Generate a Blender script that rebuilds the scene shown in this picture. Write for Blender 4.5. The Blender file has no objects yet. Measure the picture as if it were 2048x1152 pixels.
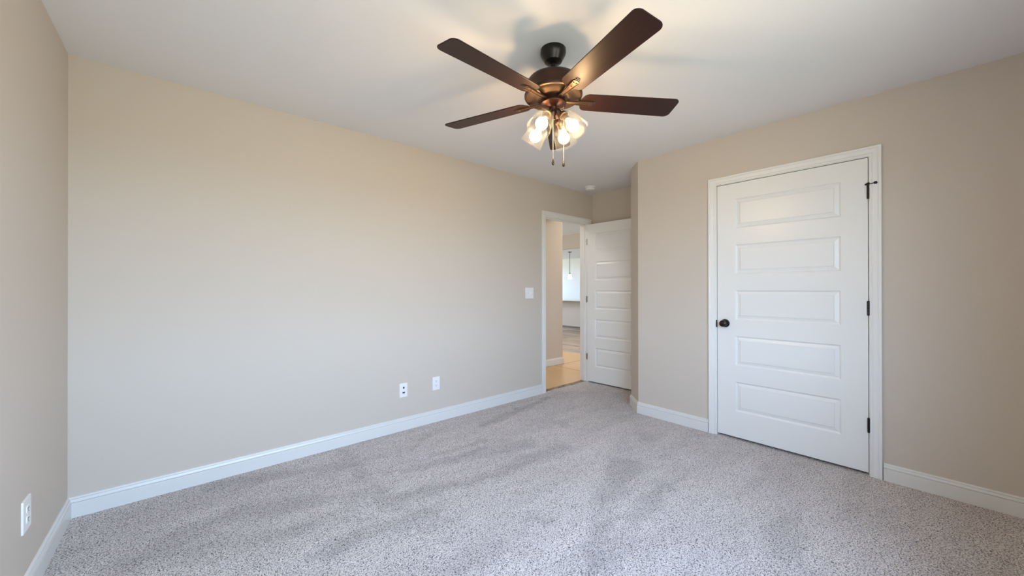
import bpy, bmesh, math, random
import numpy as np
from mathutils import Vector, Matrix
from math import sin, cos, pi, radians as R

scene = bpy.context.scene
COL = scene.collection
random.seed(7)

# ------------------------------------------------------------------ camera
EYE = 1.2035
YAW, PITCH, ROLL, FPX = 0.8526, 0.00201, -0.00102, 748.79
F = Vector((cos(YAW) * cos(PITCH), sin(YAW) * cos(PITCH), sin(PITCH)))
Rt = Vector((sin(YAW), -cos(YAW), 0))
Up = Rt.cross(F)
c_, s_ = cos(ROLL), sin(ROLL)
Rt, Up = Rt * c_ + Up * s_, Up * c_ - Rt * s_
cam = bpy.data.cameras.new('camera')
cam.sensor_width = 36
cam.lens = FPX / 2048 * 36
cam.clip_start = 0.02
cam_o = bpy.data.objects.new('camera', cam)
COL.objects.link(cam_o)
M = Matrix((Rt, Up, -F)).transposed().to_4x4()
M.translation = Vector((0, 0, EYE))
cam_o.matrix_world = M
scene.camera = cam_o

# ------------------------------------------------------------------ world: soft daylight sky over a lawn
SKY_STRENGTH = 17.0
world = bpy.data.worlds.new('sky')
scene.world = world
world.use_nodes = True
wt = world.node_tree
wt.nodes.clear()
wo = wt.nodes.new('ShaderNodeOutputWorld')
bg = wt.nodes.new('ShaderNodeBackground')
bg.inputs['Strength'].default_value = SKY_STRENGTH
tc = wt.nodes.new('ShaderNodeTexCoord')
sx = wt.nodes.new('ShaderNodeSeparateXYZ')
cr = wt.nodes.new('ShaderNodeValToRGB')
mr = wt.nodes.new('ShaderNodeMapRange')
mr.inputs['From Min'].default_value = -1
mr.inputs['From Max'].default_value = 1
wt.links.new(tc.outputs['Generated'], sx.inputs[0])
wt.links.new(sx.outputs['Z'], mr.inputs['Value'])
wt.links.new(mr.outputs[0], cr.inputs[0])
wt.links.new(cr.outputs[0], bg.inputs[0])
wt.links.new(bg.outputs[0], wo.inputs[0])
els = cr.color_ramp.elements
els[0].position, els[0].color = 0.0, (0.29, 0.30, 0.25, 1)
els[1].position, els[1].color = 1.0, (0.42, 0.62, 1.0, 1)
e = els.new(0.49); e.color = (0.33, 0.34, 0.29, 1)
e = els.new(0.51); e.color = (0.56, 0.75, 1.0, 1)
e = els.new(0.65); e.color = (0.48, 0.69, 1.0, 1)

# ------------------------------------------------------------------ view
vs = scene.view_settings
scene.display_settings.display_device = 'sRGB'
vs.view_transform = 'Standard'
vs.look = 'None'
vs.exposure = 0.14
vs.gamma = 1
vs.use_curve_mapping = False
scene.cycles.use_denoising = True
scene.cycles.max_bounces = 12
scene.cycles.diffuse_bounces = 6
scene.cycles.transparent_max_bounces = 24
scene.cycles.caustics_reflective = False
scene.cycles.caustics_refractive = False
scene.cycles.sample_clamp_indirect = 6

BULB_STRENGTH = 148.0
BULB_COLOR = (1.0, 0.66, 0.34, 1)


def portal(name, loc, rot, sx_, sy_):
    l = bpy.data.lights.new(name, 'AREA')
    l.shape = 'RECTANGLE'
    l.size, l.size_y = sx_, sy_
    l.cycles.is_portal = True
    o = bpy.data.objects.new(name, l)
    o.location, o.rotation_euler = loc, rot
    COL.objects.link(o)


# window openings (x0, x1, z0, z1)
WIN_S = (-0.35, 1.85, 0.70, 2.10)          # bedroom, back wall, behind the camera
WIN_L = (5.2, 8.2, 0.3, 2.5)              # living room
WIN_K = (9.7, 11.7, 0.95, 2.2)            # kitchen
portal('window_daylight', ((WIN_S[0] + WIN_S[1]) / 2, -0.50, (WIN_S[2] + WIN_S[3]) / 2), (R(90), 0, 0), WIN_S[1] - WIN_S[0], WIN_S[3] - WIN_S[2])
portal('window_daylight', ((WIN_L[0] + WIN_L[1]) / 2, 12.1, (WIN_L[2] + WIN_L[3]) / 2), (R(-90), 0, 0), WIN_L[1] - WIN_L[0], WIN_L[3] - WIN_L[2])
portal('window_daylight', ((WIN_K[0] + WIN_K[1]) / 2, 12.1, (WIN_K[2] + WIN_K[3]) / 2), (R(-90), 0, 0), WIN_K[1] - WIN_K[0], WIN_K[3] - WIN_K[2])


# ------------------------------------------------------------------ materials
def mat(name, color=(0.8, 0.8, 0.8), rough=0.5, metal=0.0, spec=0.5, coat=0.0):
    m = bpy.data.materials.new(name)
    m.use_nodes = True
    b = m.node_tree.nodes['Principled BSDF']
    b.inputs['Base Color'].default_value = (*color, 1)
    b.inputs['Roughness'].default_value = rough
    b.inputs['Metallic'].default_value = metal
    b.inputs['Specular IOR Level'].default_value = spec
    b.inputs['Coat Weight'].default_value = coat
    return m


def nd(m, t, **kw):
    n = m.node_tree.nodes.new(t)
    for k, v in kw.items():
        if k in n.inputs:
            n.inputs[k].default_value = v
        else:
            setattr(n, k, v)
    return n


def lk(m, a, b):
    m.node_tree.links.new(a, b)


def add_bump(m, scale, strength, dist=0.001, detail=3):
    t = nd(m, 'ShaderNodeTexCoord')
    n = nd(m, 'ShaderNodeTexNoise', Scale=scale, Detail=detail)
    b = nd(m, 'ShaderNodeBump', Strength=strength, Distance=dist)
    lk(m, t.outputs['Object'], n.inputs['Vector'])
    lk(m, n.outputs['Fac'], b.inputs['Height'])
    lk(m, b.outputs[0], m.node_tree.nodes['Principled BSDF'].inputs['Normal'])


def paint(name, color, rough, bump=0.25):
    m = mat(name, color, rough, spec=0.35)
    t = nd(m, 'ShaderNodeTexCoord')
    n = nd(m, 'ShaderNodeTexNoise', Scale=180.0, Detail=4)
    b = nd(m, 'ShaderNodeBump', Strength=bump, Distance=0.0008)
    lk(m, t.outputs['Object'], n.inputs['Vector'])
    lk(m, n.outputs['Fac'], b.inputs['Height'])
    lk(m, b.outputs[0], m.node_tree.nodes['Principled BSDF'].inputs['Normal'])
    return m


M_WALL = paint('greige_wall_paint', (0.610, 0.545, 0.470), 0.75)
M_CEIL = paint('ceiling_paint', (0.80, 0.795, 0.80), 0.9, 0.4)
M_WHITE = mat('white_trim_enamel', (0.82, 0.82, 0.80), 0.32)
M_BASE = mat('baseboard_enamel', (0.74, 0.735, 0.715), 0.32)
M_DOOR = mat('white_door_enamel', (0.82, 0.82, 0.80), 0.30)
M_PLATE = mat('white_plastic', (0.84, 0.84, 0.83), 0.35)
M_SLOT = mat('dark_slot', (0.02, 0.02, 0.022), 0.5)
M_BLACK = mat('oil_rubbed_black', (0.018, 0.015, 0.015), 0.28, 0.6)
M_RUBBER = mat('black_rubber', (0.012, 0.012, 0.012), 0.6)
M_STEEL = mat('brushed_nickel', (0.45, 0.43, 0.40), 0.35, 1.0)
M_BRONZE = mat('oil_rubbed_bronze', (0.050, 0.024, 0.016), 0.34, 0.7)
M_CANOPY = mat('dark_bronze_canopy', (0.022, 0.018, 0.015), 0.30, 0.6)
M_COPPER = mat('warm_bronze', (0.110, 0.070, 0.045), 0.38, 0.85)
M_KIT = mat('red_brown_bronze', (0.050, 0.018, 0.012), 0.34, 0.8)
M_CHAIN = mat('pull_chain_metal', (0.55, 0.5, 0.44), 0.4, 0.6)
M_FOB = mat('dark_fob', (0.05, 0.035, 0.025), 0.2, 0.4)
M_GREYBASE = mat('dark_grey_base', (0.15, 0.13, 0.12), 0.6)
M_STONE = mat('pale_stone_counter', (0.84, 0.83, 0.81), 0.3)
M_KITWHITE = mat('kitchen_white_paint', (0.84, 0.85, 0.84), 0.7)
M_CORD = mat('dark_cord', (0.03, 0.025, 0.022), 0.4)


def blade_material():
    m = mat('espresso_blade', (0.05, 0.022, 0.016), 0.40, spec=0.24)
    b = m.node_tree.nodes['Principled BSDF']
    t = nd(m, 'ShaderNodeTexCoord')
    mp = nd(m, 'ShaderNodeMapping')
    mp.inputs['Scale'].default_value = (2, 40, 40)
    n = nd(m, 'ShaderNodeTexNoise', Scale=3.0, Detail=6)
    r = nd(m, 'ShaderNodeValToRGB')
    r.color_ramp.elements[0].position = 0.35
    r.color_ramp.elements[0].color = (0.022, 0.008, 0.006, 1)
    r.color_ramp.elements[1].position = 0.7
    r.color_ramp.elements[1].color = (0.029, 0.011, 0.0075, 1)
    lk(m, t.outputs['Object'], mp.inputs[0])
    lk(m, mp.outputs[0], n.inputs['Vector'])
    lk(m, n.outputs['Fac'], r.inputs[0])
    lk(m, r.outputs[0], b.inputs['Base Color'])
    return m


M_BLADE = blade_material()


GLASS_HAZE = 0.0055


def thin_fresnel(m, f0=0.035, edge=0.70):
    """Schlick reflectance, the same from both sides of a thin pane"""
    lw = nd(m, 'ShaderNodeLayerWeight', Blend=0.5)
    p = nd(m, 'ShaderNodeMath', operation='POWER')
    lk(m, lw.outputs['Facing'], p.inputs[0])
    p.inputs[1].default_value = 5.0
    a = nd(m, 'ShaderNodeMath', operation='MULTIPLY_ADD')
    lk(m, p.outputs[0], a.inputs[0])
    a.inputs[1].default_value = edge
    a.inputs[2].default_value = f0
    return a


def glass_material():
    m = bpy.data.materials.new('seeded_glass')
    m.use_nodes = True
    nt = m.node_tree
    nt.nodes.clear()
    out = nd(m, 'ShaderNodeOutputMaterial')
    tr = nd(m, 'ShaderNodeBsdfTransparent')
    tr.inputs[0].default_value = (0.97, 0.965, 0.95, 1)
    gl = nd(m, 'ShaderNodeBsdfGlossy')
    gl.inputs['Roughness'].default_value = 0.22
    tl = nd(m, 'ShaderNodeBsdfTranslucent')
    tl.inputs[0].default_value = (0.82, 0.92, 1.0, 1)
    t = nd(m, 'ShaderNodeTexCoord')
    v = nd(m, 'ShaderNodeTexVoronoi', Scale=150.0)
    ramp = nd(m, 'ShaderNodeValToRGB')
    ramp.color_ramp.elements[0].position = 0.06
    ramp.color_ramp.elements[0].color = (1, 1, 1, 1)
    ramp.color_ramp.elements[1].position = 0.26
    ramp.color_ramp.elements[1].color = (0, 0, 0, 1)
    bump = nd(m, 'ShaderNodeBump', Strength=0.6, Distance=0.001)
    lk(m, t.outputs['Object'], v.inputs['Vector'])
    lk(m, v.outputs['Distance'], ramp.inputs[0])
    lk(m, ramp.outputs[0], bump.inputs['Height'])
    lk(m, bump.outputs[0], gl.inputs['Normal'])
    fr = thin_fresnel(m, 0.005, 0.30)
    ma = nd(m, 'ShaderNodeMath', operation='MULTIPLY_ADD')
    lk(m, ramp.outputs[0], ma.inputs[0])
    ma.inputs[1].default_value = 0.012
    ma.inputs[2].default_value = GLASS_HAZE
    m1 = nd(m, 'ShaderNodeMixShader')
    lk(m, ma.outputs[0], m1.inputs[0])
    lk(m, tr.outputs[0], m1.inputs[1])
    lk(m, tl.outputs[0], m1.inputs[2])
    m2 = nd(m, 'ShaderNodeMixShader')
    lk(m, fr.outputs[0], m2.inputs[0])
    lk(m, m1.outputs[0], m2.inputs[1])
    lk(m, gl.outputs[0], m2.inputs[2])
    lk(m, m2.outputs[0], out.inputs[0])
    return m


M_GLASS = glass_material()


def pane_material():
    m = bpy.data.materials.new('window_glass')
    m.use_nodes = True
    m.node_tree.nodes.clear()
    out = nd(m, 'ShaderNodeOutputMaterial')
    tr = nd(m, 'ShaderNodeBsdfTransparent')
    tr.inputs[0].default_value = (0.97, 0.98, 0.98, 1)
    gl = nd(m, 'ShaderNodeBsdfGlossy')
    gl.inputs['Roughness'].default_value = 0.02
    fr = thin_fresnel(m)
    mx = nd(m, 'ShaderNodeMixShader')
    lk(m, fr.outputs[0], mx.inputs[0])
    lk(m, tr.outputs[0], mx.inputs[1])
    lk(m, gl.outputs[0], mx.inputs[2])
    lk(m, mx.outputs[0], out.inputs[0])
    return m


M_PANE = pane_material()


def emit(name, color, strength):
    m = bpy.data.materials.new(name)
    m.use_nodes = True
    m.node_tree.nodes.clear()
    out = nd(m, 'ShaderNodeOutputMaterial')
    em = nd(m, 'ShaderNodeEmission')
    em.inputs[0].default_value = color
    em.inputs[1].default_value = strength
    lk(m, em.outputs[0], out.inputs[0])
    return m


M_BULB = emit('lit_bulb', BULB_COLOR, BULB_STRENGTH)
M_PENDANT = emit('lit_pendant_shade', (1.0, 0.93, 0.82, 1), 3.0)


CARPET_STEP = 0.0034


def carpet_material():
    m = mat('speckled_carpet', (0.5, 0.47, 0.45), 0.95, spec=0.05)
    b = m.node_tree.nodes['Principled BSDF']
    t = nd(m, 'ShaderNodeTexCoord')
    # clumps of twisted yarn: warped noise, drawn out a little in changing directions
    wn = nd(m, 'ShaderNodeTexNoise', Scale=38.0, Detail=1)
    wm = nd(m, 'ShaderNodeVectorMath', operation='MULTIPLY_ADD')
    wm.inputs[1].default_value = (0.016, 0.016, 0.0)
    lk(m, t.outputs['Object'], wn.inputs['Vector'])
    lk(m, wn.outputs['Color'], wm.inputs[0])
    lk(m, t.outputs['Object'], wm.inputs[2])
    n1 = nd(m, 'ShaderNodeTexNoise', Scale=165.0, Detail=2, Roughness=0.6)
    lk(m, wm.outputs[0], n1.inputs['Vector'])
    n3 = nd(m, 'ShaderNodeTexNoise', Scale=330.0, Detail=2, Roughness=0.6)
    lk(m, t.outputs['Object'], n3.inputs['Vector'])
    mixf = nd(m, 'ShaderNodeMath', operation='MULTIPLY_ADD')      # 0.72 coarse + 0.28 fine
    lk(m, n1.outputs['Fac'], mixf.inputs[0])
    mixf.inputs[1].default_value = 0.72
    fine = nd(m, 'ShaderNodeMath', operation='MULTIPLY')
    lk(m, n3.outputs['Fac'], fine.inputs[0])
    fine.inputs[1].default_value = 0.28
    lk(m, fine.outputs[0], mixf.inputs[2])
    r1 = nd(m, 'ShaderNodeValToRGB')
    cs = r1.color_ramp
    cs.elements[0].position, cs.elements[0].color = 0.375, (0.085, 0.065, 0.057, 1)
    cs.elements[1].position, cs.elements[1].color = 0.595, (0.98, 0.91, 0.865, 1)
    e = cs.elements.new(0.435); e.color = (0.34, 0.29, 0.27, 1)
    e = cs.elements.new(0.49); e.color = (0.66, 0.59, 0.56, 1)
    lk(m, mixf.outputs[0], r1.inputs[0])
    # vacuum tracks and footprints: where the pile was brushed the other way it looks darker
    nap = nd(m, 'ShaderNodeAttribute', attribute_name='nap')
    r2 = nap
    mx = nd(m, 'ShaderNodeMix', data_type='RGBA', blend_type='MULTIPLY')
    mx.inputs[0].default_value = 1.0
    lk(m, r1.outputs[0], mx.inputs[6])
    lk(m, r2.outputs['Color'], mx.inputs[7])
    lk(m, mx.outputs[2], b.inputs['Base Color'])
    dp = nd(m, 'ShaderNodeDisplacement')
    dp.inputs['Midlevel'].default_value = 0.55
    dp.inputs['Scale'].default_value = 0.017
    lk(m, mixf.outputs[0], dp.inputs['Height'])
    lk(m, dp.outputs[0], m.node_tree.nodes['Material Output'].inputs['Displacement'])
    m.displacement_method = 'BOTH'
    b.inputs['Sheen Weight'].default_value = 0.2
    return m


M_CARPET = carpet_material()


def plank_material():
    m = mat('grey_wood_planks', (0.4, 0.36, 0.31), 0.35)
    b = m.node_tree.nodes['Principled BSDF']
    t = nd(m, 'ShaderNodeTexCoord')
    mp = nd(m, 'ShaderNodeMapping')
    mp.inputs['Rotation'].default_value = (0, 0, R(90))
    br = nd(m, 'ShaderNodeTexBrick', Scale=1.0)
    br.inputs['Color1'].default_value = (0.52, 0.42, 0.33, 1)
    br.inputs['Color2'].default_value = (0.20, 0.155, 0.12, 1)
    br.inputs['Mortar'].default_value = (0.10, 0.08, 0.07, 1)
    br.inputs['Mortar Size'].default_value = 0.004
    br.inputs['Brick Width'].default_value = 1.2
    br.inputs['Row Height'].default_value = 0.17
    n = nd(m, 'ShaderNodeTexNoise', Scale=3.0, Detail=6)
    mp2 = nd(m, 'ShaderNodeMapping')
    mp2.inputs['Scale'].default_value = (12, 1, 1)
    mx = nd(m, 'ShaderNodeMix', data_type='RGBA', blend_type='OVERLAY')
    mx.inputs[0].default_value = 0.7
    lk(m, t.outputs['Object'], mp.inputs[0])
    lk(m, mp.outputs[0], br.inputs['Vector'])
    lk(m, t.outputs['Object'], mp2.inputs[0])
    lk(m, mp2.outputs[0], n.inputs['Vector'])
    lk(m, br.outputs['Color'], mx.inputs[6])
    lk(m, n.outputs['Fac'], mx.inputs[7])
    lk(m, mx.outputs[2], b.inputs['Base Color'])
    return m


M_PLANK = plank_material()


def paper_material():
    m = mat('tan_floor_paper', (0.56, 0.36, 0.18), 0.5)
    b = m.node_tree.nodes['Principled BSDF']
    t = nd(m, 'ShaderNodeTexCoord')
    n = nd(m, 'ShaderNodeTexNoise', Scale=2.0, Detail=4)
    r = nd(m, 'ShaderNodeValToRGB')
    r.color_ramp.elements[0].color = (0.52, 0.32, 0.15, 1)
    r.color_ramp.elements[1].color = (0.64, 0.44, 0.25, 1)
    lk(m, t.outputs['Object'], n.inputs['Vector'])
    lk(m, n.outputs['Fac'], r.inputs[0])
    lk(m, r.outputs[0], b.inputs['Base Color'])
    return m


M_PAPER = paper_material()


def threshold_material():
    m = mat('worn_wood_strip', (0.25, 0.16, 0.10), 0.7)
    b = m.node_tree.nodes['Principled BSDF']
    t = nd(m, 'ShaderNodeTexCoord')
    n = nd(m, 'ShaderNodeTexNoise', Scale=14.0, Detail=4)
    r = nd(m, 'ShaderNodeValToRGB')
    r.color_ramp.elements[0].position = 0.38
    r.color_ramp.elements[0].color = (0.09, 0.05, 0.03, 1)
    r.color_ramp.elements[1].position = 0.62
    r.color_ramp.elements[1].color = (0.36, 0.28, 0.21, 1)
    lk(m, t.outputs['Object'], n.inputs['Vector'])
    lk(m, n.outputs['Fac'], r.inputs[0])
    lk(m, r.outputs[0], b.inputs['Base Color'])
    return m


M_THRESH = threshold_material()


# ------------------------------------------------------------------ mesh helpers
class MB:
    def __init__(s):
        s.bm = bmesh.new()

    def box(s, x0, x1, y0, y1, z0, z1, mx=None):
        v = [s.bm.verts.new((x, y, z)) for x in (x0, x1) for y in (y0, y1) for z in (z0, z1)]
        for f in ((0, 1, 3, 2), (4, 6, 7, 5), (0, 4, 5, 1), (2, 3, 7, 6), (0, 2, 6, 4), (1, 5, 7, 3)):
            s.bm.faces.new([v[i] for i in f])
        if mx is not None:
            bmesh.ops.transform(s.bm, matrix=mx, verts=v)
        return v

    def prism(s, pts, z0, z1, mx=None):
        a = [s.bm.verts.new((x, y, z0)) for x, y in pts]
        b = [s.bm.verts.new((x, y, z1)) for x, y in pts]
        n = len(pts)
        s.bm.faces.new(a[::-1])
        s.bm.faces.new(b)
        for i in range(n):
            s.bm.faces.new((a[i], a[(i + 1) % n], b[(i + 1) % n], b[i]))
        if mx is not None:
            bmesh.ops.transform(s.bm, matrix=mx, verts=a + b)
        return a + b

    def lathe(s, prof, seg=48, mx=None, cap=False):
        """prof: (radius, height) pairs, turned about z"""
        rings = []
        new = []
        for r, z in prof:
            if r < 1e-6:
                v = s.bm.verts.new((0, 0, z))
                rings.append([v] * seg)
                new.append(v)
            else:
                ring = [s.bm.verts.new((r * cos(2 * pi * i / seg), r * sin(2 * pi * i / seg), z)) for i in range(seg)]
                rings.append(ring)
                new += ring
        for a, b in zip(rings, rings[1:]):
            for i in range(seg):
                j = (i + 1) % seg
                vs_ = []
                for v in (a[i], a[j], b[j], b[i]):
                    if v not in vs_:
                        vs_.append(v)
                if len(vs_) > 2:
                    s.bm.faces.new(vs_)
        if cap:
            for ring in (rings[0], rings[-1]):
                if ring[0] is not ring[1]:
                    s.bm.faces.new(ring)
        if mx is not None:
            bmesh.ops.transform(s.bm, matrix=mx, verts=new)
        return new

    def tube(s, pts, r, seg=10):
        pts = [Vector(p) for p in pts]
        rings = []
        rr = r if isinstance(r, (list, tuple)) else [r] * len(pts)
        ref = None
        for i, p in enumerate(pts):
            d = (pts[min(i + 1, len(pts) - 1)] - pts[max(i - 1, 0)]).normalized()
            if ref is None:
                ref = Vector((0, 0, 1)) if abs(d.z) < 0.9 else Vector((1, 0, 0))
            u = d.cross(ref).normalized()
            w = d.cross(u).normalized()
            ref = u.cross(d)
            rings.append([s.bm.verts.new(p + (u * cos(2 * pi * k / seg) + w * sin(2 * pi * k / seg)) * rr[i]) for k in range(seg)])
        for a, b in zip(rings, rings[1:]):
            for i in range(seg):
                s.bm.faces.new((a[i], a[(i + 1) % seg], b[(i + 1) % seg], b[i]))
        s.bm.faces.new(rings[0][::-1])
        s.bm.faces.new(rings[-1])

    def strip(s, rows):
        """rows: lists of points; consecutive rows are bridged (open surface)"""
        rs = [[s.bm.verts.new(p) for p in row] for row in rows]
        for a, b in zip(rs, rs[1:]):
            for i in range(len(a) - 1):
                s.bm.faces.new((a[i], a[i + 1], b[i + 1], b[i]))
        return rs

    def build(s, name, m, parent=None, smooth=False, bevel=0.0, angle=35, segs=2):
        bmesh.ops.remove_doubles(s.bm, verts=s.bm.verts, dist=1e-6)
        bmesh.ops.recalc_face_normals(s.bm, faces=s.bm.faces)
        me = bpy.data.meshes.new(name)
        s.bm.to_mesh(me)
        s.bm.free()
        me.materials.append(m)
        if smooth:
            me.shade_smooth()
            me.set_sharp_from_angle(angle=R(angle))
        o = bpy.data.objects.new(name, me)
        COL.objects.link(o)
        if parent:
            o.parent = parent
        if bevel:
            b = o.modifiers.new('bevel', 'BEVEL')
            b.width = bevel
            b.segments = segs
            b.limit_method = 'ANGLE'
            b.angle_limit = R(40)
        return o


def tag(o, label, cat, group=None, kind=None):
    o['label'] = label
    o['category'] = cat
    if group:
        o['group'] = group
    if kind:
        o['kind'] = kind
    return o


def empty(name, loc=(0, 0, 0), rz=0):
    o = bpy.data.objects.new(name, None)
    o.empty_display_size = 0.1
    COL.objects.link(o)
    o.location = loc
    o.rotation_euler = (0, 0, rz)
    return o


def plate(name, m, parent, w, h, t, r=0.004, bev=0.0015, origin=(0, 0, 0)):
    """upright rounded plate in the local xz plane, its face towards -y"""
    b = MB()
    pts = []
    for cx, cz, a0 in ((w / 2 - r, h / 2 - r, 0), (-w / 2 + r, h / 2 - r, 90), (-w / 2 + r, -h / 2 + r, 180), (w / 2 - r, -h / 2 + r, 270)):
        for k in range(5):
            a = R(a0 + k * 22.5)
            pts.append((cx + r * cos(a), cz + r * sin(a)))
    back = [(x + origin[0], origin[1], z + origin[2]) for x, z in pts]
    f1 = [(x + origin[0], origin[1] - t + bev, z + origin[2]) for x, z in pts]
    sc = 1 - 2 * bev / min(w, h)
    f2 = [(x * sc + origin[0], origin[1] - t, z * sc + origin[2]) for x, z in pts]
    rows = [back, f1, f2]
    rs = [[b.bm.verts.new(p) for p in row] for row in rows]
    n = len(pts)
    for a, c in zip(rs, rs[1:]):
        for i in range(n):
            b.bm.faces.new((a[i], a[(i + 1) % n], c[(i + 1) % n], c[i]))
    b.bm.faces.new(rs[0])
    b.bm.faces.new(rs[-1])
    return b.build(name, m, parent)


# ------------------------------------------------------------------ room dimensions
XW, XE = -0.463, 3.311        # west and east faces
YN, YS = 3.017, -0.395        # north and south faces
H = 2.44
XA = 4.052                    # alcove back wall face
CH0, CH1 = (3.311, 1.929), (3.486, 2.111)
E1 = (3.155, 3.935)           # entry opening between jamb faces (x)
E1T = 2.042
E2 = (0.303, 1.216)           # closet opening between jamb faces (y)
E2T = 2.050
J = 0.018                     # jamb thickness
WT = 0.114
YH = 4.005                    # hall wall face
XH = 4.58                     # hall wall end
XK = 9.02                     # half wall face
LZ = 2.89                     # living room ceiling
YL = 12.0

# floors
# brushed streaks: points along the streak, half width at both ends, strength
NAP = [([(3.03, 2.86), (2.0, 2.66)], .020, .045, .30), ([(1.98, 2.14), (1.4, 2.27), (0.92, 2.42)], .085, .025, .26), ([(2.14, 1.89), (1.49, 1.91), (0.96, 2.04)], .075, .03, .24),
       ([(0.98, 1.78), (0.71, 1.87), (0.48, 1.86)], .07, .05, .26), ([(0.9, 2.93), (0.85, 2.22), (0.88, 1.98)], .035, .045, .16), ([(0.80, 2.69), (0.15, 2.92)], .06, .05, .22),
       ([(0.85, 2.22), (0.18, 2.47), (-0.17, 2.38)], .055, .07, .20), ([(0.48, 2.11), (0.05, 2.24)], .05, .07, .18), ([(2.27, 1.41), (1.74, 1.22), (1.31, 0.98)], .10, .03, .26),
       ([(2.2, 1.12), (1.58, 1.01), (1.34, 0.97)], .05, .05, .20), ([(2.83, 1.61), (2.81, 1.56)], .07, .07, .18), ([(2.55, 2.22), (2.5, 2.16)], .07, .05, .18),
       ([(1.39, 1.41), (1.42, 1.34)], .04, .03, .20), ([(1.8, 2.39), (1.2, 2.4)], .025, .03, .18), ([(1.15, 2.55), (1.5, 2.75)], .03, .03, .14),
       ([(2.3, 0.55), (1.75, 0.35)], .08, .05, .12), ([(2.75, 0.2), (2.3, -0.1)], .10, .10, .12), ([(1.1, 1.35), (0.55, 1.45)], .05, .05, .12)]


def nap_values(x, y, rng):
    """1 = pile towards the viewer's light side, lower = brushed away"""
    def smooth_noise(cell_x, cell_y, ang):
        u = x * cos(ang) + y * sin(ang) + 40
        v = -x * sin(ang) + y * cos(ang) + 40
        u, v = u / cell_x, v / cell_y
        g = rng.random((400, 400))
        iu, iv = np.floor(u).astype(int), np.floor(v).astype(int)
        fu, fv = u - iu, v - iv
        fu, fv = fu * fu * (3 - 2 * fu), fv * fv * (3 - 2 * fv)
        q = lambda a, b_: g[(iu + a) % 400, (iv + b_) % 400]
        return (q(0, 0) * (1 - fu) + q(1, 0) * fu) * (1 - fv) + (q(0, 1) * (1 - fu) + q(1, 1) * fu) * fv
    wob = (smooth_noise(.10, .05, .1) - .5) * .055 + (smooth_noise(.035, .02, .5) - .5) * .05
    dark = np.zeros_like(x)
    for pts, w0, w1, amp in NAP:
        best = np.zeros_like(x)
        n = len(pts) - 1
        for i in range(n):
            (ax, ay), (bx, by) = pts[i], pts[i + 1]
            L2 = (bx - ax) ** 2 + (by - ay) ** 2
            t = np.clip(((x - ax) * (bx - ax) + (y - ay) * (by - ay)) / L2, 0, 1)
            d = np.hypot(x - ax - t * (bx - ax), y - ay - t * (by - ay)) + wob
            w = w0 + (w1 - w0) * (i + t) / n
            e_ = np.clip((1.9 - d / w) / 1.6, 0, 1)
            best = np.maximum(best, e_ * e_ * (3 - 2 * e_))
        dark = np.maximum(dark, best * amp * .72)
    bands = smooth_noise(.55, .10, .05) * .13 + smooth_noise(.12, .04, -.2) * .09
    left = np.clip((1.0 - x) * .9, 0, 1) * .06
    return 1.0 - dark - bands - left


def carpet_mesh(x0, x1, y0, y1, step):
    """dense grid for the pile (its material displaces it), folded down at the rim"""
    nx, ny = int((x1 - x0) / step) + 1, int((y1 - y0) / step) + 1
    gx, gy = np.meshgrid(np.linspace(x0, x1, nx), np.linspace(y0, y1, ny))
    co = np.zeros((ny * nx, 3), dtype=np.float32)
    co[:, 0], co[:, 1] = gx.ravel(), gy.ravel()
    z = np.zeros((ny, nx), dtype=np.float32)
    z[0, :] = z[-1, :] = z[:, 0] = z[:, -1] = -0.03
    co[:, 2] = z.ravel()
    i = np.arange((ny - 1) * (nx - 1))
    a = (i // (nx - 1)) * nx + i % (nx - 1)
    quads = np.stack([a, a + 1, a + nx + 1, a + nx], 1).astype(np.int32)
    me = bpy.data.meshes.new('floor')
    me.vertices.add(len(co)); me.vertices.foreach_set('co', co.ravel())
    me.loops.add(quads.size); me.loops.foreach_set('vertex_index', quads.ravel())
    me.polygons.add(len(quads))
    me.polygons.foreach_set('loop_start', np.arange(0, quads.size, 4, dtype=np.int32))
    me.update(calc_edges=True)
    me.shade_smooth()
    nap = nap_values(gx.ravel(), gy.ravel(), np.random.default_rng(5))
    at = me.attributes.new('nap', 'FLOAT_COLOR', 'POINT')
    at.data.foreach_set('color', np.stack([nap, nap, nap, np.ones_like(nap)], 1).astype(np.float32).ravel())
    me.materials.append(M_CARPET)
    o = bpy.data.objects.new('floor', me)
    COL.objects.link(o)
    return o


tag(carpet_mesh(XW - 0.004, XA + 0.004, YS - 0.004, 3.052, CARPET_STEP), 'speckled grey beige cut pile carpet with vacuum tracks across the bedroom', 'carpet', kind='structure')
b = MB(); b.box(0.3, 12.2, 3.112, YL + 0.1, -0.10, -0.004)
tag(b.build('floor_hall', M_PLANK), 'grey brown wood plank floor seen through the open doorway', 'floor', kind='structure')

# ceilings
b = MB(); b.box(XW - WT, XA + WT, YS - WT, YN + WT, H, H + 0.12)
tag(b.build('ceiling', M_CEIL), 'white flat bedroom ceiling above the fan', 'ceiling', kind='structure')
b = MB(); b.box(0.3, XH, YN + WT, YH, H, H + 0.12)
tag(b.build('ceiling_hall', M_CEIL), 'white ceiling of the hallway outside the door', 'ceiling', kind='structure')
b = MB(); b.box(XH - 0.02, XK + 0.12, 3.0, YL + 0.12, LZ, LZ + 0.1)
tag(b.build('ceiling_living', M_CEIL), 'taller white ceiling seen far through the doorway', 'ceiling', kind='structure')
b = MB(); b.box(XK + 0.12, 12.2, 3.0, YL + 0.12, H, H + 0.1)
tag(b.build('ceiling_kitchen', M_CEIL), 'white ceiling that carries the small pendant lamp', 'ceiling', kind='structure')

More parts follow.
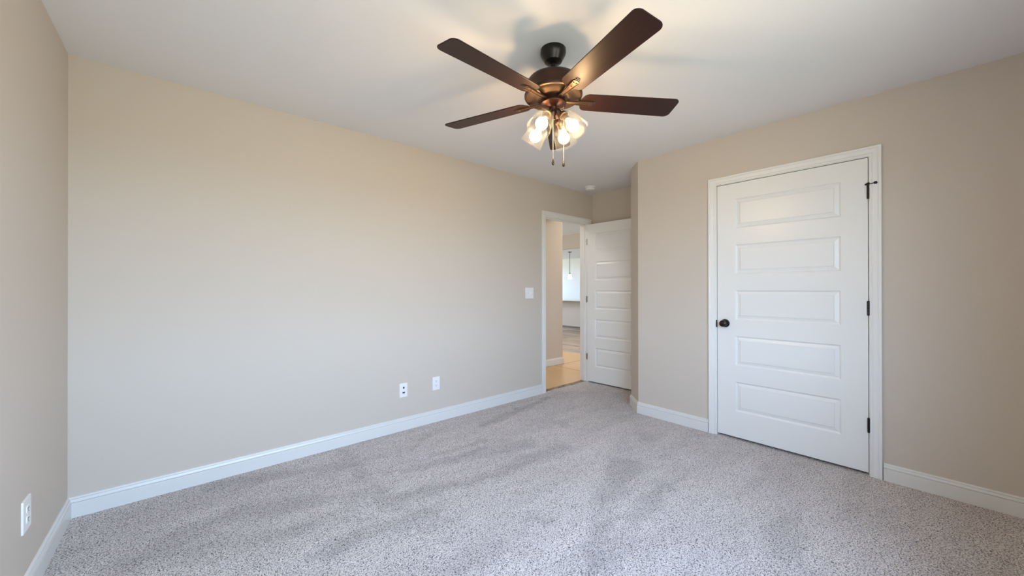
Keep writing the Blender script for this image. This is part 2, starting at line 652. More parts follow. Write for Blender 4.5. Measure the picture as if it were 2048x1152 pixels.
# bedroom walls
b = MB(); b.box(XW - WT, XW, YS - WT, YN + WT, 0, H)
tag(b.build('wall_west', M_WALL), 'short greige wall at the near corner, beside the long wall', 'wall', kind='structure')
b = MB()
b.box(XW, E1[0] - J, YN, YN + WT, 0, H)
b.box(E1[1] + J, XA + WT, YN, YN + WT, 0, H)
b.box(E1[0] - J, E1[1] + J, YN, YN + WT, E1T + J, H)
tag(b.build('wall_north', M_WALL), 'long greige wall with two outlets and the open doorway', 'wall', kind='structure')
b = MB()
b.box(XE, XE + WT, YS, E2[0] - J, 0, H)
b.box(XE, XE + WT, E2[0] - J, E2[1] + J, E2T + J, H)
b.prism([(XE, E2[1] + J), (XE + WT, E2[1] + J), (XE + WT, 1.882), (3.533, 1.997), (XA, 1.997), (XA, CH1[1]), CH1, CH0], 0, H)
tag(b.build('wall_east', M_WALL), 'greige wall around the closed closet door with an angled corner', 'wall', kind='structure')
b = MB(); b.box(XA, XA + WT, YS - WT, YN, 0, H)
tag(b.build('wall_alcove', M_WALL), 'shaded greige wall behind the open white door', 'wall', kind='structure')
b = MB()
x0, x1, z0, z1 = WIN_S
b.box(XW, x0, YS - WT, YS, 0, H); b.box(x1, XA, YS - WT, YS, 0, H)
b.box(x0, x1, YS - WT, YS, 0, z0); b.box(x0, x1, YS - WT, YS, z1, H)
tag(b.build('wall_south', M_WALL), 'greige wall with the bedroom window behind the viewpoint', 'wall', kind='structure')

# hall, living room and kitchen walls
b = MB()
b.box(0.3, XH, YH, YH + 0.12, 0, LZ)
b.box(XH - 0.12, XH, YH + 0.12, YL, 0, LZ)
tag(b.build('wall_hall', M_WALL), 'pale hallway wall ending in a corner, seen through the doorway', 'wall', kind='structure')
b = MB()
b.box(0.18, 0.3, YN + WT, YH + 0.12, 0, LZ)
b.box(XA + WT, 12.2, YN - 0.017, YN + WT, 0, LZ)
b.box(XH - 0.02, XH + 0.1, YN + WT, YH, H + 0.0, LZ)
b.box(0.3, XH - 0.02, YN + WT, YH, H + 0.12, H + 0.16)
tag(b.build('wall_hall_end', M_WALL), 'plain wall closing the hall and living room', 'wall', kind='structure')
b = MB()
for a0, a1, (x0, x1, z0, z1), zt in ((XH - 0.12, 9.14, WIN_L, LZ), (9.14, 12.2, WIN_K, LZ)):
    b.box(a0, x0, YL, YL + 0.12, 0, zt); b.box(x1, a1, YL, YL + 0.12, 0, zt)
    b.box(x0, x1, YL, YL + 0.12, 0, z0); b.box(x0, x1, YL, YL + 0.12, z1, zt)
tag(b.build('wall_living', M_WALL), 'outside wall of the living room and kitchen with its windows', 'wall', kind='structure')
b = MB(); b.box(XK, XK + 0.12, YN + WT, YL, 2.45, LZ)
tag(b.build('wall_header', M_WALL), 'beige header wall above the wide kitchen opening', 'wall', kind='structure')
b = MB(); b.box(XK, XK + 0.12, YN + WT, YL, 0, 0.831)
tag(b.build('wall_half', M_WALL), 'beige half wall under the kitchen counter ledge', 'wall', kind='structure')
b = MB(); b.box(12.0, 12.12, YN + WT, YL, 0, H)
tag(b.build('wall_kitchen', M_KITWHITE), 'bright white kitchen wall behind the pendant lamp', 'wall', kind='structure')

# ------------------------------------------------------------------ baseboards
BB = [(0.0155, 0.0), (0.0155, 0.0765), (0.0145, 0.0780), (0.0080, 0.0785), (0.0080, 0.0825), (0.0145, 0.0830), (0.0100, 0.0955), (0.0050, 0.0960),
      (0.0050, 0.0990), (0.0085, 0.0995), (0.0055, 0.1055), (0.003, 0.107), (0.0, 0.107)]


def baseboard(name, path, label, side=1):
    """path: points on the wall face; the board grows to the left of the path (side=1)"""
    b = MB()
    P = [Vector((x, y)) for x, y in path]
    offs = []
    for i, p in enumerate(P):
        ns = []
        if i > 0:
            d = (P[i] - P[i - 1]).normalized(); ns.append(Vector((-d.y, d.x)))
        if i < len(P) - 1:
            d = (P[i + 1] - P[i]).normalized(); ns.append(Vector((-d.y, d.x)))
        n = sum(ns, Vector((0, 0))).normalized()
        offs.append(n / n.dot(ns[0]) * side)
    prof = BB + [(0.0, 0.0)]
    rows = [[(p.x + o.x * d, p.y + o.y * d, z) for d, z in prof] for p, o in zip(P, offs)]
    rs = [[b.bm.verts.new(q) for q in row] for row in rows]
    n = len(prof)
    for a, c in zip(rs, rs[1:]):
        for i in range(n):
            b.bm.faces.new((a[i], a[(i + 1) % n], c[(i + 1) % n], c[i]))
    b.bm.faces.new(rs[0]); b.bm.faces.new(rs[-1][::-1])
    o = b.build(name, M_BASE)
    return tag(o, label, 'baseboard', kind='structure')


CW = 0.062   # casing width
baseboard('baseboard_north', [(E1[0] - CW, YN), (XW, YN), (XW, YS)], 'white grooved baseboard along the long wall and near corner')
baseboard('baseboard_east', [(XA, CH1[1]), CH1, CH0, (XE, E2[1] + CW + 0.004)], 'white baseboard turning the angled corner up to the closet casing', -1)
baseboard('baseboard_southeast', [(XE, E2[0] - CW - 0.004), (XE, YS), (XW, YS)], 'white baseboard to the right of the closet door', -1)
baseboard('baseboard_alcove', [(XA, CH1[1]), (XA, YN)], 'white baseboard on the shaded wall behind the open door', 1)
baseboard('baseboard_hall', [(XH, YH + 0.5), (XH, YH), (0.3, YH)], 'white baseboard at the foot of the hallway wall', 1)

b = MB(); b.box(XK - 0.012, XK, YN + WT, YL, -0.004, 0.045)
tag(b.build('baseboard_kitchen', M_GREYBASE), 'dark grey base strip along the far half wall', 'baseboard', kind='structure')

# ------------------------------------------------------------------ door casings with jambs
CAS = [(0.0, 0.0), (0.0, 0.0085), (0.002, 0.0105), (0.010, 0.0110), (0.0115, 0.0085), (0.0140, 0.0085), (0.0155, 0.0130), (0.019, 0.0140), (0.038, 0.0155),
       (0.0395, 0.0130), (0.0420, 0.0130), (0.0435, 0.0170), (0.046, 0.0185), (0.055, 0.0185), (0.057, 0.0170), (0.057, 0.0)]


def casing(parent, u0, u1, zt, to3d, zb=0.0, name='casing'):
    """u0,u1: inner edges; to3d(u, depth_into_room, z)"""
    b = MB()
    rows = []
    for (uu, sg, z, top) in ((u0, -1, zb, 0), (u0, -1, zt, 1), (u1, 1, zt, 1), (u1, 1, zb, 0)):
        rows.append([to3d(uu + sg * w, t, z + (w if top else 0)) for w, t in CAS])
    rs = [[b.bm.verts.new(q) for q in row] for row in rows]
    n = len(CAS)
    for a, c in zip(rs, rs[1:]):
        for i in range(n):
            b.bm.faces.new((a[i], a[(i + 1) % n], c[(i + 1) % n], c[i]))
    b.bm.faces.new(rs[0]); b.bm.faces.new(rs[-1][::-1])
    return b.build(name, M_WHITE, parent)


def frame_boxes(b, u0, u1, zt, d0, d1, to3d, th=J):
    """jamb: three boards; depth d0..d1 into the wall"""
    for ua, ub, za, zb in ((u0 - th, u0, 0, zt + th), (u1, u1 + th, 0, zt + th), (u0, u1, zt, zt + th)):
        p, q = to3d(ua, -d0, za), to3d(ub, -d1, zb)
        b.box(min(p[0], q[0]), max(p[0], q[0]), min(p[1], q[1]), max(p[1], q[1]), za, zb)


n3 = lambda u, d, z: (u, YN - d, z)            # north wall, room side
e3 = lambda u, d, z: (XE - d, u, z)            # east wall, room side
h3 = lambda u, d, z: (u, YN + WT + d, z)       # north wall, hall side

t1 = tag(empty('trim_1', (E2[0], XE, 0)), 'white molded casing and jamb around the closed closet door', 'door frame', kind='structure')
t1.location = (0, 0, 0)
casing(t1, E2[0] - 0.004, E2[1] + 0.004, E2T + 0.004, e3)
b = MB(); frame_boxes(b, E2[0], E2[1], E2T, 0.0, WT, e3)
for ua, ub, za, zb in ((E2[0], E2[0] + 0.011, 0, E2T), (E2[1] - 0.011, E2[1], 0, E2T), (E2[0], E2[1], E2T - 0.011, E2T)):
    b.box(XE + 0.0385, XE + 0.075, ua, ub, za, zb)
b.build('jamb', M_WHITE, t1)

t2 = tag(empty('trim_2'), 'white molded casing and jamb around the open doorway', 'door frame', kind='structure')
casing(t2, E1[0] - 0.004, E1[1] + 0.004, E1T + 0.004, n3)
casing(t2, E1[0] - 0.004, E1[1] + 0.004, E1T + 0.004, h3, zb=0.0)
b = MB(); frame_boxes(b, E1[0], E1[1], E1T, 0.0, WT, n3)
for ua, ub, za, zb in ((E1[0], E1[0] + 0.011, 0, E1T), (E1[1] - 0.011, E1[1], 0, E1T), (E1[0], E1[1], E1T - 0.011, E1T)):
    b.box(ua, ub, YN + 0.0385, YN + 0.075, za, zb)
b.build('jamb', M_WHITE, t2)

# ------------------------------------------------------------------ panel doors
PAN_T = [1.920 - 0.365 * k for k in range(5)]
PAN_H = 0.236


def door_leaf_mesh(W, z0, z1, T=0.035, stile=0.132, lift=0.0):
    """leaf in local coords: x 0..W, y 0..T (both faces panelled), z z0..z1"""
    b = MB()
    prof = [(0.0, 0.0), (0.002, 0.0012), (0.0035, 0.0035), (0.009, 0.0095), (0.0125, 0.0110), (0.0340, 0.0035), (0.0350, 0.0058), (0.0372, 0.0058), (0.0378, 0.0006)]
    for face, sgn in ((0.0, 1), (T, -1)):
        xs = [0, stile, W - stile, W]
        zs = [z0]
        for k in range(4, -1, -1):
            t = PAN_T[k] + lift
            zs += [t - PAN_H, t]
        zs.append(z1)
        for i in range(3):
            for j in range(len(zs) - 1):
                if i == 1 and j % 2 == 1:
                    rings = []
                    for ins, dep in prof:
                        y = face + sgn * dep
                        rings.append([b.bm.verts.new(p) for p in ((xs[1] + ins, y, zs[j] + ins), (xs[2] - ins, y, zs[j] + ins),
                                                                  (xs[2] - ins, y, zs[j + 1] - ins), (xs[1] + ins, y, zs[j + 1] - ins))])
                    for a, c in zip(rings, rings[1:]):
                        for q in range(4):
                            b.bm.faces.new((a[q], a[(q + 1) % 4], c[(q + 1) % 4], c[q]))
                    b.bm.faces.new(rings[-1])
                else:
                    b.bm.faces.new([b.bm.verts.new(p) for p in ((xs[i], face, zs[j]), (xs[i + 1], face, zs[j]), (xs[i + 1], face, zs[j + 1]), (xs[i], face, zs[j + 1]))])
    for p in (((0, 0, z0), (W, 0, z0), (W, T, z0), (0, T, z0)), ((0, 0, z1), (W, 0, z1), (W, T, z1), (0, T, z1)),
              ((0, 0, z0), (0, T, z0), (0, T, z1), (0, 0, z1)), ((W, 0, z0), (W, T, z0), (W, T, z1), (W, 0, z1))):
        b.bm.faces.new([b.bm.verts.new(q) for q in p])
    return b


def hinge(parent, px, py, zc, m, h=0.089, r=0.0065):
    b = MB()
    mx = Matrix.Translation((px, py, zc))
    prof = [(0, -h / 2 - 0.003), (r * 0.75, -h / 2 - 0.003), (r * 0.9, -h / 2)]
    for k in range(5):
        a, c = -h / 2 + h * k / 5 + 0.0004, -h / 2 + h * (k + 1) / 5 - 0.0004
        prof += [(r, a), (r, c), (r * 0.86, c + 0.0002), (r * 0.86, c + 0.0006)]
    prof += [(r * 0.9, h / 2), (r * 0.75, h / 2 + 0.003), (0, h / 2 + 0.003)]
    b.lathe(prof, 16, mx)
    return b.build('hinge', m, parent, smooth=True)


# closet door: leaf local x runs towards +world Y from the hinge side, room face towards -X
d1 = tag(empty('door_1', (XE, E2[0], 0)), 'closed white five-panel closet door with black knob and hinges', 'door', kind='structure')
leaf = door_leaf_mesh(E2[1] - E2[0] - 0.0075, 0.019, E2T - 0.005)
mx = Matrix(((0, 1, 0, 0.001), (1, 0, 0, 0.0035), (0, 0, 1, 0), (0, 0, 0, 1)))     # local (x,y) -> (y, x)
bmesh.ops.transform(leaf.bm, matrix=mx, verts=leaf.bm.verts)
lf = leaf.build('door_leaf', M_DOOR, d1)
for nm, pr in (('rosette', [(0.0, 0.0), (0.033, 0.0), (0.0335, 0.003), (0.031, 0.007), (0.024, 0.0095), (0.0, 0.0100)]),
               ('door_knob', [(0.0, 0.009), (0.0115, 0.009), (0.0105, 0.022), (0.012, 0.030), (0.0205, 0.036), (0.0262, 0.044), (0.0272, 0.052), (0.0245, 0.060), (0.017, 0.0655), (0.008, 0.0675), (0.0, 0.068)])):
    b = MB()
    b.lathe(pr, 40, Matrix.Translation((0.001, 0.850, 0.922)) @ Matrix.Rotation(R(-90), 4, 'Y'))
    o = b.build(nm, M_BLACK, d1, smooth=True)
    if nm == 'door_knob':
        o['label'] = 'round black door knob'
# strike plate lip wrapping the jamb edge
b = MB()
b.box(-0.011, 0.002, 0.9095, 0.9185, 0.885, 0.945)
st = b.build('strike_plate', M_BLACK, d1, bevel=0.004)
for zc in (1.826, 1.076, 0.325):
    hg = hinge(d1, -0.0075, 0.0015, zc, M_BLACK)
    hg['label'] = 'black door hinge'
    # small leaves of the hinge set into door and jamb edges
# hinge-pin door stop on the top hinge
b = MB()
b.box(-0.017, 0.004, -0.007, 0.012, 1.868, 1.876)
b.lathe([(0, -0.006), (0.0085, -0.006), (0.0085, 0.006), (0, 0.006)], 16, Matrix.Translation((-0.0075, 0.0015, 1.876)))
b.tube([(-0.010, -0.004, 1.873), (-0.018, -0.030, 1.874)], 0.003, 10)
b.tube([(-0.010, 0.006, 1.872), (-0.013, 0.016, 1.871)], 0.004, 10)
ds = b.build('door_stop', M_BLACK, d1, smooth=True)
b = MB()
b.lathe([(0, 0), (0.0075, 0), (0.0085, 0.004), (0.0085, 0.010), (0.006, 0.0135), (0, 0.014)], 20,
        Matrix.Translation((-0.0175, -0.028, 1.874)) @ Vector((-0.25, -1, 0.03)).to_track_quat('Z', 'Y').to_matrix().to_4x4())
b.build('stop_bumper', M_RUBBER, ds, smooth=True)

# closet behind: dark inside is given by closed walls; entry door stands open about 93 degrees
d2 = tag(empty('door_2', (E1[1] - 0.0, YN - 0.007, 0)), 'white five-panel door standing open against the alcove wall', 'door', kind='structure')
leafW = 0.762
leaf = door_leaf_mesh(leafW, 0.018, 2.030, stile=0.118, lift=-0.010)
# local: x along the leaf from the hinge, y thickness; visible face (local y=0) towards the room's west
ang = R(2.6)
dirv = Vector((sin(ang), -cos(ang)))
nrm = Vector((cos(ang), sin(ang)))       # towards +X (hidden face)
mx = Matrix(((dirv.x, nrm.x, 0, -0.019), (dirv.y, nrm.y, 0, -0.006), (0, 0, 1, 0), (0, 0, 0, 1)))
bmesh.ops.transform(leaf.bm, matrix=mx, verts=leaf.bm.verts)
leaf.build('door_leaf', M_DOOR, d2)
for zc in (1.806, 1.068, 0.330):
    b = MB()
    b.box(-0.0235, -0.0200, -0.0105, 0.0065, zc - 0.040, zc + 0.040)
    hh = b.build('hinge', M_STEEL, d2, bevel=0.001)
    hh['label'] = 'small grey steel hinge'
for nm, pr in (('rosette', [(0.0, 0.0), (0.033, 0.0), (0.0335, 0.003), (0.031, 0.007), (0.024, 0.0095), (0.0, 0.0100)]),
               ('door_knob', [(0.0, 0.009), (0.0115, 0.009), (0.0105, 0.022), (0.012, 0.030), (0.0205, 0.036), (0.0262, 0.044), (0.0272, 0.052), (0.0245, 0.060), (0.017, 0.0655), (0.0, 0.068)])):
    b = MB()
    b.lathe(pr, 32, mx @ Matrix.Translation((leafW - 0.07, 0.0, 0.922)) @ Matrix.Rotation(R(90), 4, 'X'))
    b.build(nm, M_BLACK, d2, smooth=True)

# ------------------------------------------------------------------ windows (behind the view and in the far rooms)
for k, (y, (x0, x1, z0, z1), inw) in enumerate(((YS - 0.06, WIN_S, 1), (YL + 0.06, WIN_L, -1), (YL + 0.06, WIN_K, -1))):
    w = tag(empty('window_%d' % (k + 1), ((x0 + x1) / 2, y, z0)),
            ['white double window behind the viewpoint that lights the bedroom', 'wide living room window out of sight', 'kitchen window out of sight'][k], 'window', kind='structure')
    hw, hh = (x1 - x0) / 2, z1 - z0
    b = MB()
    fw = 0.045
    for a0, a1, c0, c1 in ((-hw, -hw + fw, 0, hh), (hw - fw, hw, 0, hh), (-hw + fw, hw - fw, 0, fw), (-hw + fw, hw - fw, hh - fw, hh), (-0.035, 0.035, fw, hh - fw), (-hw + fw, hw - fw, hh / 2 - 0.02, hh / 2 + 0.02)):
        b.box(a0, a1, -0.025, 0.025, c0, c1)
    b.build('window_frame', M_WHITE, w)
    b = MB(); b.box(-hw + 0.02, hw - 0.02, -0.003, 0.003, 0.02, hh - 0.02)
    b.build('pane', M_PANE, w)
    b = MB(); b.box(-hw - 0.05, hw + 0.05, (0.025 if inw > 0 else -0.10), (0.10 if inw > 0 else -0.025), -0.022, -0.0005)
    b.build('window_sill', M_WHITE, w)

# ------------------------------------------------------------------ wall plates
# left plate of the long wall: two dark jacks
p1 = tag(empty('wall_plate', (1.404, YN, 0.3405)), 'white wall plate with two dark jacks, low on the long wall', 'wall plate')
plate('cover', M_PLATE, p1, 0.070, 0.118, 0.006)
for zc, (w, h) in ((0.021, (0.013, 0.016)), (-0.020, (0.021, 0.013))):
    plate('jack_frame', M_PLATE, p1, 0.026, 0.024, 0.002, 0.001, 0.0005, (0, -0.006, zc))
    b = MB()
    b.box(-w / 2, w / 2, -0.0088, -0.0075, zc - h / 2, zc + h / 2)
    o = b.build('jack', M_SLOT, p1)
    o['label'] = 'dark jack opening'
# right plate: duplex receptacle


def outlet(loc, rz, label, w=0.072, h=0.118):
    p = tag(empty('electrical_outlet', loc, rz), label, 'outlet')
    plate('cover', M_PLATE, p, w, h, 0.006)
    for zc in (0.0195, -0.0195):
        rc = plate('receptacle', M_PLATE, p, 0.034, 0.028, 0.0025, 0.009, 0.0006, (0, -0.006, zc))
        b = MB()
        b.box(-0.0075, -0.0055, -0.0092, -0.0083, zc - 0.001, zc + 0.008)
        b.box(0.0055, 0.0075, -0.0092, -0.0083, zc - 0.000, zc + 0.007)
        b.lathe([(0, 0), (0.0025, 0), (0.0025, 0.0009), (0, 0.0009)], 12, Matrix.Translation((0, -0.0083, zc - 0.007)) @ Matrix.Rotation(R(90), 4, 'X'))
        b.build('slots', M_SLOT, rc)
    b = MB()
    b.lathe([(0, 0), (0.003, 0), (0.0025, 0.0012), (0, 0.0015)], 12, Matrix.Translation((0, -0.006, 0)) @ Matrix.Rotation(R(90), 4, 'X'))
    b.build('screw', M_PLATE, p, smooth=True)
    return p


outlet((1.718, YN, 0.346), 0, 'white duplex outlet nearer the doorway, low on the long wall')
outlet((XW, 2.322, 0.336), R(90), 'white duplex outlet on the short wall at the near corner', 0.095, 0.124)

sw = tag(empty('light_switch', (2.8925, YN, 1.1555)), 'white double light switch plate beside the open doorway', 'light switch')
plate('cover', M_PLATE, sw, 0.121, 0.120, 0.006)
for xc, up in ((-0.023, 1), (0.023, -1)):
    plate('switch_collar', M_PLATE, sw, 0.012, 0.026, 0.0012, 0.001, 0.0004, (xc, -0.006, 0))
    b = MB()
    b.box(-0.004, 0.004, -0.014, 0.0, -0.005, 0.005, Matrix.Translation((xc, -0.006, 0)) @ Matrix.Rotation(R(24 * up), 4, 'X'))
    b.build('toggle', M_PLATE, sw, bevel=0.001)

# ------------------------------------------------------------------ smoke detector
sd = tag(empty('smoke_detector', (3.712, 2.80, H)), 'round white smoke detector on the ceiling near the doorway', 'smoke detector')
b = MB(); b.lathe([(0, 0), (0.066, 0), (0.066, -0.008), (0.060, -0.010), (0, -0.010)], 40)
b.build('base', M_PLATE, sd, smooth=True)
b = MB(); b.lathe([(0.0, -0.010), (0.054, -0.010), (0.058, -0.014), (0.058, -0.017), (0.050, -0.0185), (0.050, -0.021), (0.057, -0.023), (0.054, -0.032), (0.044, -0.038), (0.020, -0.040), (0, -0.040)], 40)
b.build('cover', M_PLATE, sd, smooth=True)

# ------------------------------------------------------------------ ceiling fan
FX, FY = 1.438, 1.319
fan = tag(empty('ceiling_fan', (FX, FY, H)), 'dark brown five-blade ceiling fan with four lit glass shades', 'ceiling fan')


def zz(prof):
    return [(r, z - H) for r, z in prof]


b = MB()
b.lathe(zz([(0.0, 2.4398), (0.0656, 2.4398), (0.0656, 2.422), (0.0645, 2.416), (0.0590, 2.405), (0.0515, 2.391), (0.0455, 2.381), (0.0440, 2.3785), (0.0420, 2.3780), (0.0, 2.3780)]), 56)
b.build('canopy', M_CANOPY, fan, smooth=True)
b = MB()
b.lathe(zz([(0.0, 2.366), (0.013, 2.367), (0.026, 2.3705), (0.036, 2.3745), (0.0405, 2.3782), (0.0, 2.3782)]), 40)
b.lathe(zz([(0.0, 2.38), (0.0127, 2.38), (0.0127, 2.33), (0.019, 2.328), (0.019, 2.297), (0.0, 2.297)]), 32)
b.build('downrod', M_CANOPY, fan, smooth=True)
b = MB()
b.lathe(zz([(0.0, 2.303), (0.030, 2.303), (0.080, 2.299), (0.108, 2.292), (0.128, 2.281), (0.139, 2.266), (0.143, 2.245), (0.1435, 2.218), (0.147, 2.213), (0.1495, 2.206), (0.1495, 2.198), (0.147, 2.194)]), 72)
b.build('motor_housing', M_BRONZE, fan, smooth=True, angle=50)
b = MB()
b.lathe(zz([(0.147, 2.194), (0.143, 2.191), (0.136, 2.1905), (0.131, 2.194), (0.108, 2.191), (0.092, 2.187), (0.088, 2.184), (0.080, 2.184), (0.078, 2.187), (0.060, 2.187)]), 72)
b.build('lower_housing', M_COPPER, fan, smooth=True, angle=50)
b = MB()
b.lathe(zz([(0.0, 2.188), (0.060, 2.188), (0.060, 2.170), (0.056, 2.166), (0.0, 2.166)]), 56)
b.build('flywheel', M_BRONZE, fan, smooth=True)

# blades with irons
ZB = 2.1775
PIT = -0.187


def blade_outline():
    """x radial 0.150..0.665, y across; rounded and slightly widening"""
    r0, r1, w0, w1 = 0.150, 0.668, 0.062, 0.0705
    pts = []

    def arc(cx, cy, rad, a0, a1, n=8):
        for k in range(n + 1):
            a = R(a0 + (a1 - a0) * k / n)
            pts.append((cx + rad * cos(a), cy + rad * sin(a)))
    rc = 0.030
    arc(r1 - rc, w1 - rc, rc, 88, 0)
    arc(r1 - rc, -w1 + rc, rc, 0, -88)
    rb = 0.034
    arc(r0 + rb, -w0 + rb, rb, -91, -170)
    pts.append((r0 - 0.012, -0.012)); pts.append((r0 - 0.012, 0.012))
    arc(r0 + rb, w0 - rb, rb, 170, 91)
    return pts


for k in range(5):
    a = R(38.3 + 72 * k)
    mx = Matrix.Translation((0, 0, ZB - H)) @ Matrix.Rotation(a, 4, 'Z') @ Matrix.Rotation(PIT, 4, 'X')
    b = MB()
    b.prism(blade_outline(), 0.0, 0.0055)
    bl = b.build('blade', M_BLADE, fan, bevel=0.0018)
    bl.matrix_local = mx
    # iron: tapered arm with a stepped clamp under the blade root
    b = MB()
    b.prism([(0.050, -0.010), (0.100, -0.0105), (0.150, -0.014), (0.200, -0.0175), (0.210, -0.015), (0.213, -0.008), (0.213, 0.008), (0.210, 0.015), (0.200, 0.0175), (0.150, 0.014), (0.100, 0.0105), (0.050, 0.010)], -0.0050, -0.0003)
    b.prism([(0.050, -0.010), (0.150, -0.014), (0.200, -0.0175), (0.200, -0.0150), (0.150, -0.0115), (0.050, -0.0075)], -0.0085, -0.0045)
    b.prism([(0.050, 0.0075), (0.150, 0.0115), (0.200, 0.0150), (0.200, 0.0175), (0.150, 0.014), (0.050, 0.010)], -0.0085, -0.0045)
    for sx_, sy_ in ((0.196, 0.008), (0.196, -0.008), (0.165, 0.0)):
        b.lathe([(0, -0.0085), (0.003, -0.0085), (0.0045, -0.0055), (0, -0.0055)], 12, Matrix.Translation((sx_, sy_, 0)))
    ir = b.build('blade_iron', M_COPPER, bl, bevel=0.001)
    b = MB()
    b.box(0.2165, 0.2205, -0.015, 0.010, -0.0035, 0.0005)
    b.box(0.2245, 0.2280, -0.011, 0.006, -0.0030, 0.0005)
    b.build('mounting_slot', M_SLOT, bl)

# light kit
b = MB()
b.lathe(zz([(0.0, 2.1665), (0.062, 2.1665), (0.0675, 2.163), (0.0680, 2.158), (0.066, 2.1555), (0.063, 2.158), (0.058, 2.156), (0.040, 2.149), (0.024, 2.144), (0.0195, 2.138), (0.0185, 2.118), (0.0195, 2.112), (0.014, 2.104), (0.0095, 2.098), (0.0105, 2.090), (0.008, 2.080), (0.0, 2.077)]), 56)
kit = b.build('light_kit', M_KIT, fan, smooth=True, angle=50)
TH = R(38.8)
for k in range(4):
    # azimuth in the plan: near the camera's diagonals, turned a few degrees
    a = YAW + R(45 + 90 * k) + R(8) * 1
    rad = Vector((cos(a), sin(a), 0))
    ax = rad * sin(TH) + Vector((0, 0, -cos(TH)))
    neck = rad * 0.060 + Vector((0, 0, 2.085 - H))
    rot = ax.to_track_quat('Z', 'Y').to_matrix().to_4x4()
    mx = Matrix.Translation(neck) @ rot
    b = MB()
    b.tube([rad * 0.012 + Vector((0, 0, 2.128 - H)), rad * 0.030 + Vector((0, 0, 2.122 - H)), neck - ax * 0.012], 0.0075, 12)
    b.lathe([(0.0, -0.020), (0.012, -0.020), (0.019, -0.014), (0.0235, -0.004), (0.0235, 0.004), (0.016, 0.006), (0.0155, 0.034), (0.0, 0.034)], 32, mx)
    b.build('lamp_socket', M_COPPER, fan, smooth=True)
    b = MB()
    prof = [(0.0225, 0.0035), (0.030, 0.004), (0.037, 0.009), (0.043, 0.018), (0.0485, 0.034), (0.052, 0.056), (0.0545, 0.082), (0.0575, 0.108), (0.0610, 0.128),
            (0.0595, 0.1295), (0.0585, 0.128), (0.0552, 0.108), (0.0522, 0.082), (0.0497, 0.056), (0.0462, 0.034), (0.041, 0.0195), (0.0355, 0.011), (0.029, 0.006), (0.0225, 0.0055)]
    b.lathe(prof, 56)
    o = b.build('glass_shade', M_GLASS, fan, smooth=True, angle=60)
    o.matrix_local = mx
    o['label'] = 'clear seeded glass bell shade'
    b = MB()
    c0 = 0.083
    prof = [(0.0, c0 + 0.030)]
    for q in range(1, 12):
        t = pi * q / 15
        prof.append((0.030 * sin(t), c0 + 0.030 * cos(t)))
    prof.append((0.0, prof[-1][1]))
    b.lathe(prof, 32)
    o = b.build('light_bulb', M_BULB, fan, smooth=True, angle=60)
    o.matrix_local = mx
    b = MB()
    zt = c0 + 0.030 * cos(pi * 11 / 15) - 0.0003
    b.lathe([(0.0, zt), (0.0222, zt), (0.0205, zt - 0.006), (0.0165, zt - 0.016), (0.0145, zt - 0.024), (0.0130, c0 - 0.050), (0.0, c0 - 0.050)], 32)
    b.build('bulb_base', M_PLATE, o, smooth=True)

# pull chains
for x_off, d_off, ztop, zbot in ((-0.004, -0.024, 2.112, 1.867), (0.056, 0.020, 2.158, 1.873)):
    p = Vector((Rt.x, Rt.y, 0)) * x_off + Vector((F.x, F.y, 0)) * d_off
    b = MB()
    b.tube([(p.x, p.y, ztop - H), (p.x, p.y, zbot - H)], 0.0009, 6)
    n = int((ztop - zbot) / 0.009)
    for q in range(n):
        b.lathe([(0, -0.0016), (0.0014, -0.0008), (0.0014, 0.0008), (0, 0.0016)], 6, Matrix.Translation((p.x, p.y, ztop - H - 0.004 - q * 0.009)))
    ch = b.build('pull_chain', M_CHAIN, fan)
    b = MB()
    b.lathe([(0, 0.001), (0.0022, 0.0), (0.003, -0.005), (0.0055, -0.013), (0.0068, -0.021), (0.0062, -0.027), (0.003, -0.031), (0, -0.032)], 20, Matrix.Translation((p.x, p.y, zbot - H)))
    b.build('chain_fob', M_FOB, ch, smooth=True)

# ------------------------------------------------------------------ hall: threshold, floor paper
b = MB(); b.box(E1[0], E1[1], 3.04, 3.098, -0.03, 0.002); b.box(E1[0], E1[1], 3.098, 3.112, -0.06, -0.03)
tag(b.build('trim_3', M_THRESH), 'worn brown wood strip where carpet meets the hall floor', 'threshold', kind='structure')


def sheet(pts, label, z=0.0):
    b = MB()
    b.prism(pts, -0.004, -0.0015)
    return tag(b.build('floor_paper', M_PAPER), label, 'floor covering', 'tan protective paper sheets on the hall floor')


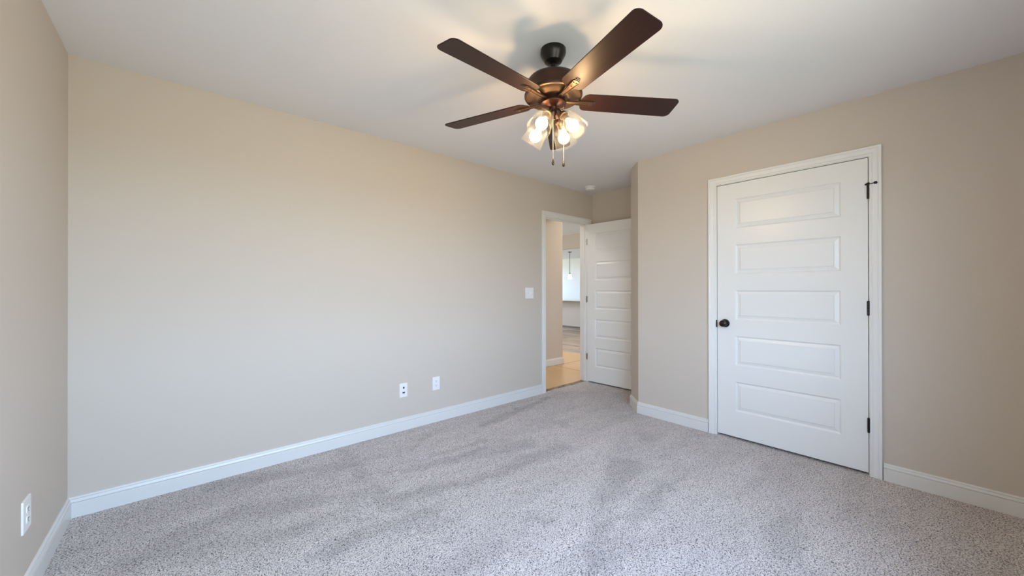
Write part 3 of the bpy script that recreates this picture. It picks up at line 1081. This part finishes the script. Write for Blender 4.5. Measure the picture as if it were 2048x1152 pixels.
sheet([(2.6, 3.17), (3.158, 3.17), (3.158, 3.116), (3.932, 3.116), (3.932, 3.15), (4.352, 3.15), (4.360, 3.978), (2.6, 3.978)], 'tan protective paper sheet on the floor just outside the doorway')
sheet([(4.368, 3.15), (5.55, 3.15), (5.52, 3.965), (4.376, 3.974)], 'tan paper sheet on the hall floor past the seam, before the corner')
sheet([(4.60, 3.990), (5.52, 3.980), (5.44, 4.9), (5.42, 5.6), (4.60, 5.6)], 'tan paper sheet beyond the hallway corner, next to the bare planks')

# ------------------------------------------------------------------ kitchen counter and pendant
b = MB(); b.box(XK - 0.26, XK + 0.45, YN + WT + 0.01, YL - 0.01, 0.831, 0.862)
tag(b.build('countertop', M_STONE, bevel=0.004), 'pale countertop ledge on top of the far half wall', 'countertop')
pl = tag(empty('pendant_lamp', (9.72, 8.175, H)), 'small dark-corded pendant lamp with glowing white shade over the counter', 'pendant lamp')
b = MB(); b.lathe([(0, 0), (0.060, 0), (0.060, -0.012), (0.045, -0.022), (0.008, -0.028), (0, -0.028)], 32)
b.build('canopy', M_CORD, pl, smooth=True)
b = MB(); b.tube([(0, 0, -0.02), (0, 0, -0.72)], 0.008, 10)
b.build('stem', M_CORD, pl)
b = MB(); b.lathe([(0, -0.70), (0.018, -0.705), (0.032, -0.735), (0.034, -0.765), (0, -0.765)], 24)
b.build('socket_cap', M_STEEL, pl, smooth=True)
b = MB(); b.lathe([(0, -0.75), (0.036, -0.752), (0.050, -0.79), (0.062, -0.85), (0.070, -0.91), (0, -0.905)], 32)
b.build('lamp_shade', M_PENDANT, pl, smooth=True)

# added unseen dome lamps that brighten the hall, living room and kitchen
for loc, lab, st in (((2.7, 3.57, H), 'added round fill light on the hallway ceiling, out of sight', 36.0), ((5.5, 3.5, LZ), 'added round fill light past the hallway corner, out of sight', 90.0),
                     ((6.4, 5.6, LZ), 'added round fill light in the living room, out of sight', 150.0), ((10.7, 6.6, H), 'added round fill light in the kitchen, out of sight', 130.0)):
    M_FILL_DOME = emit('fill_light_dome', (1.0, 0.95, 0.87, 1), st)
    fl = tag(empty('added_fill_light', loc), lab, 'added fill light')
    b = MB(); b.lathe([(0, 0), (0.17, 0), (0.17, -0.02), (0.155, -0.025), (0, -0.025)], 40)
    b.build('base', M_WHITE, fl, smooth=True)
    b = MB(); b.lathe([(0.150, -0.025), (0.140, -0.055), (0.10, -0.085), (0.05, -0.098), (0, -0.10)], 40)
    b.build('dome', M_FILL_DOME, fl, smooth=True)
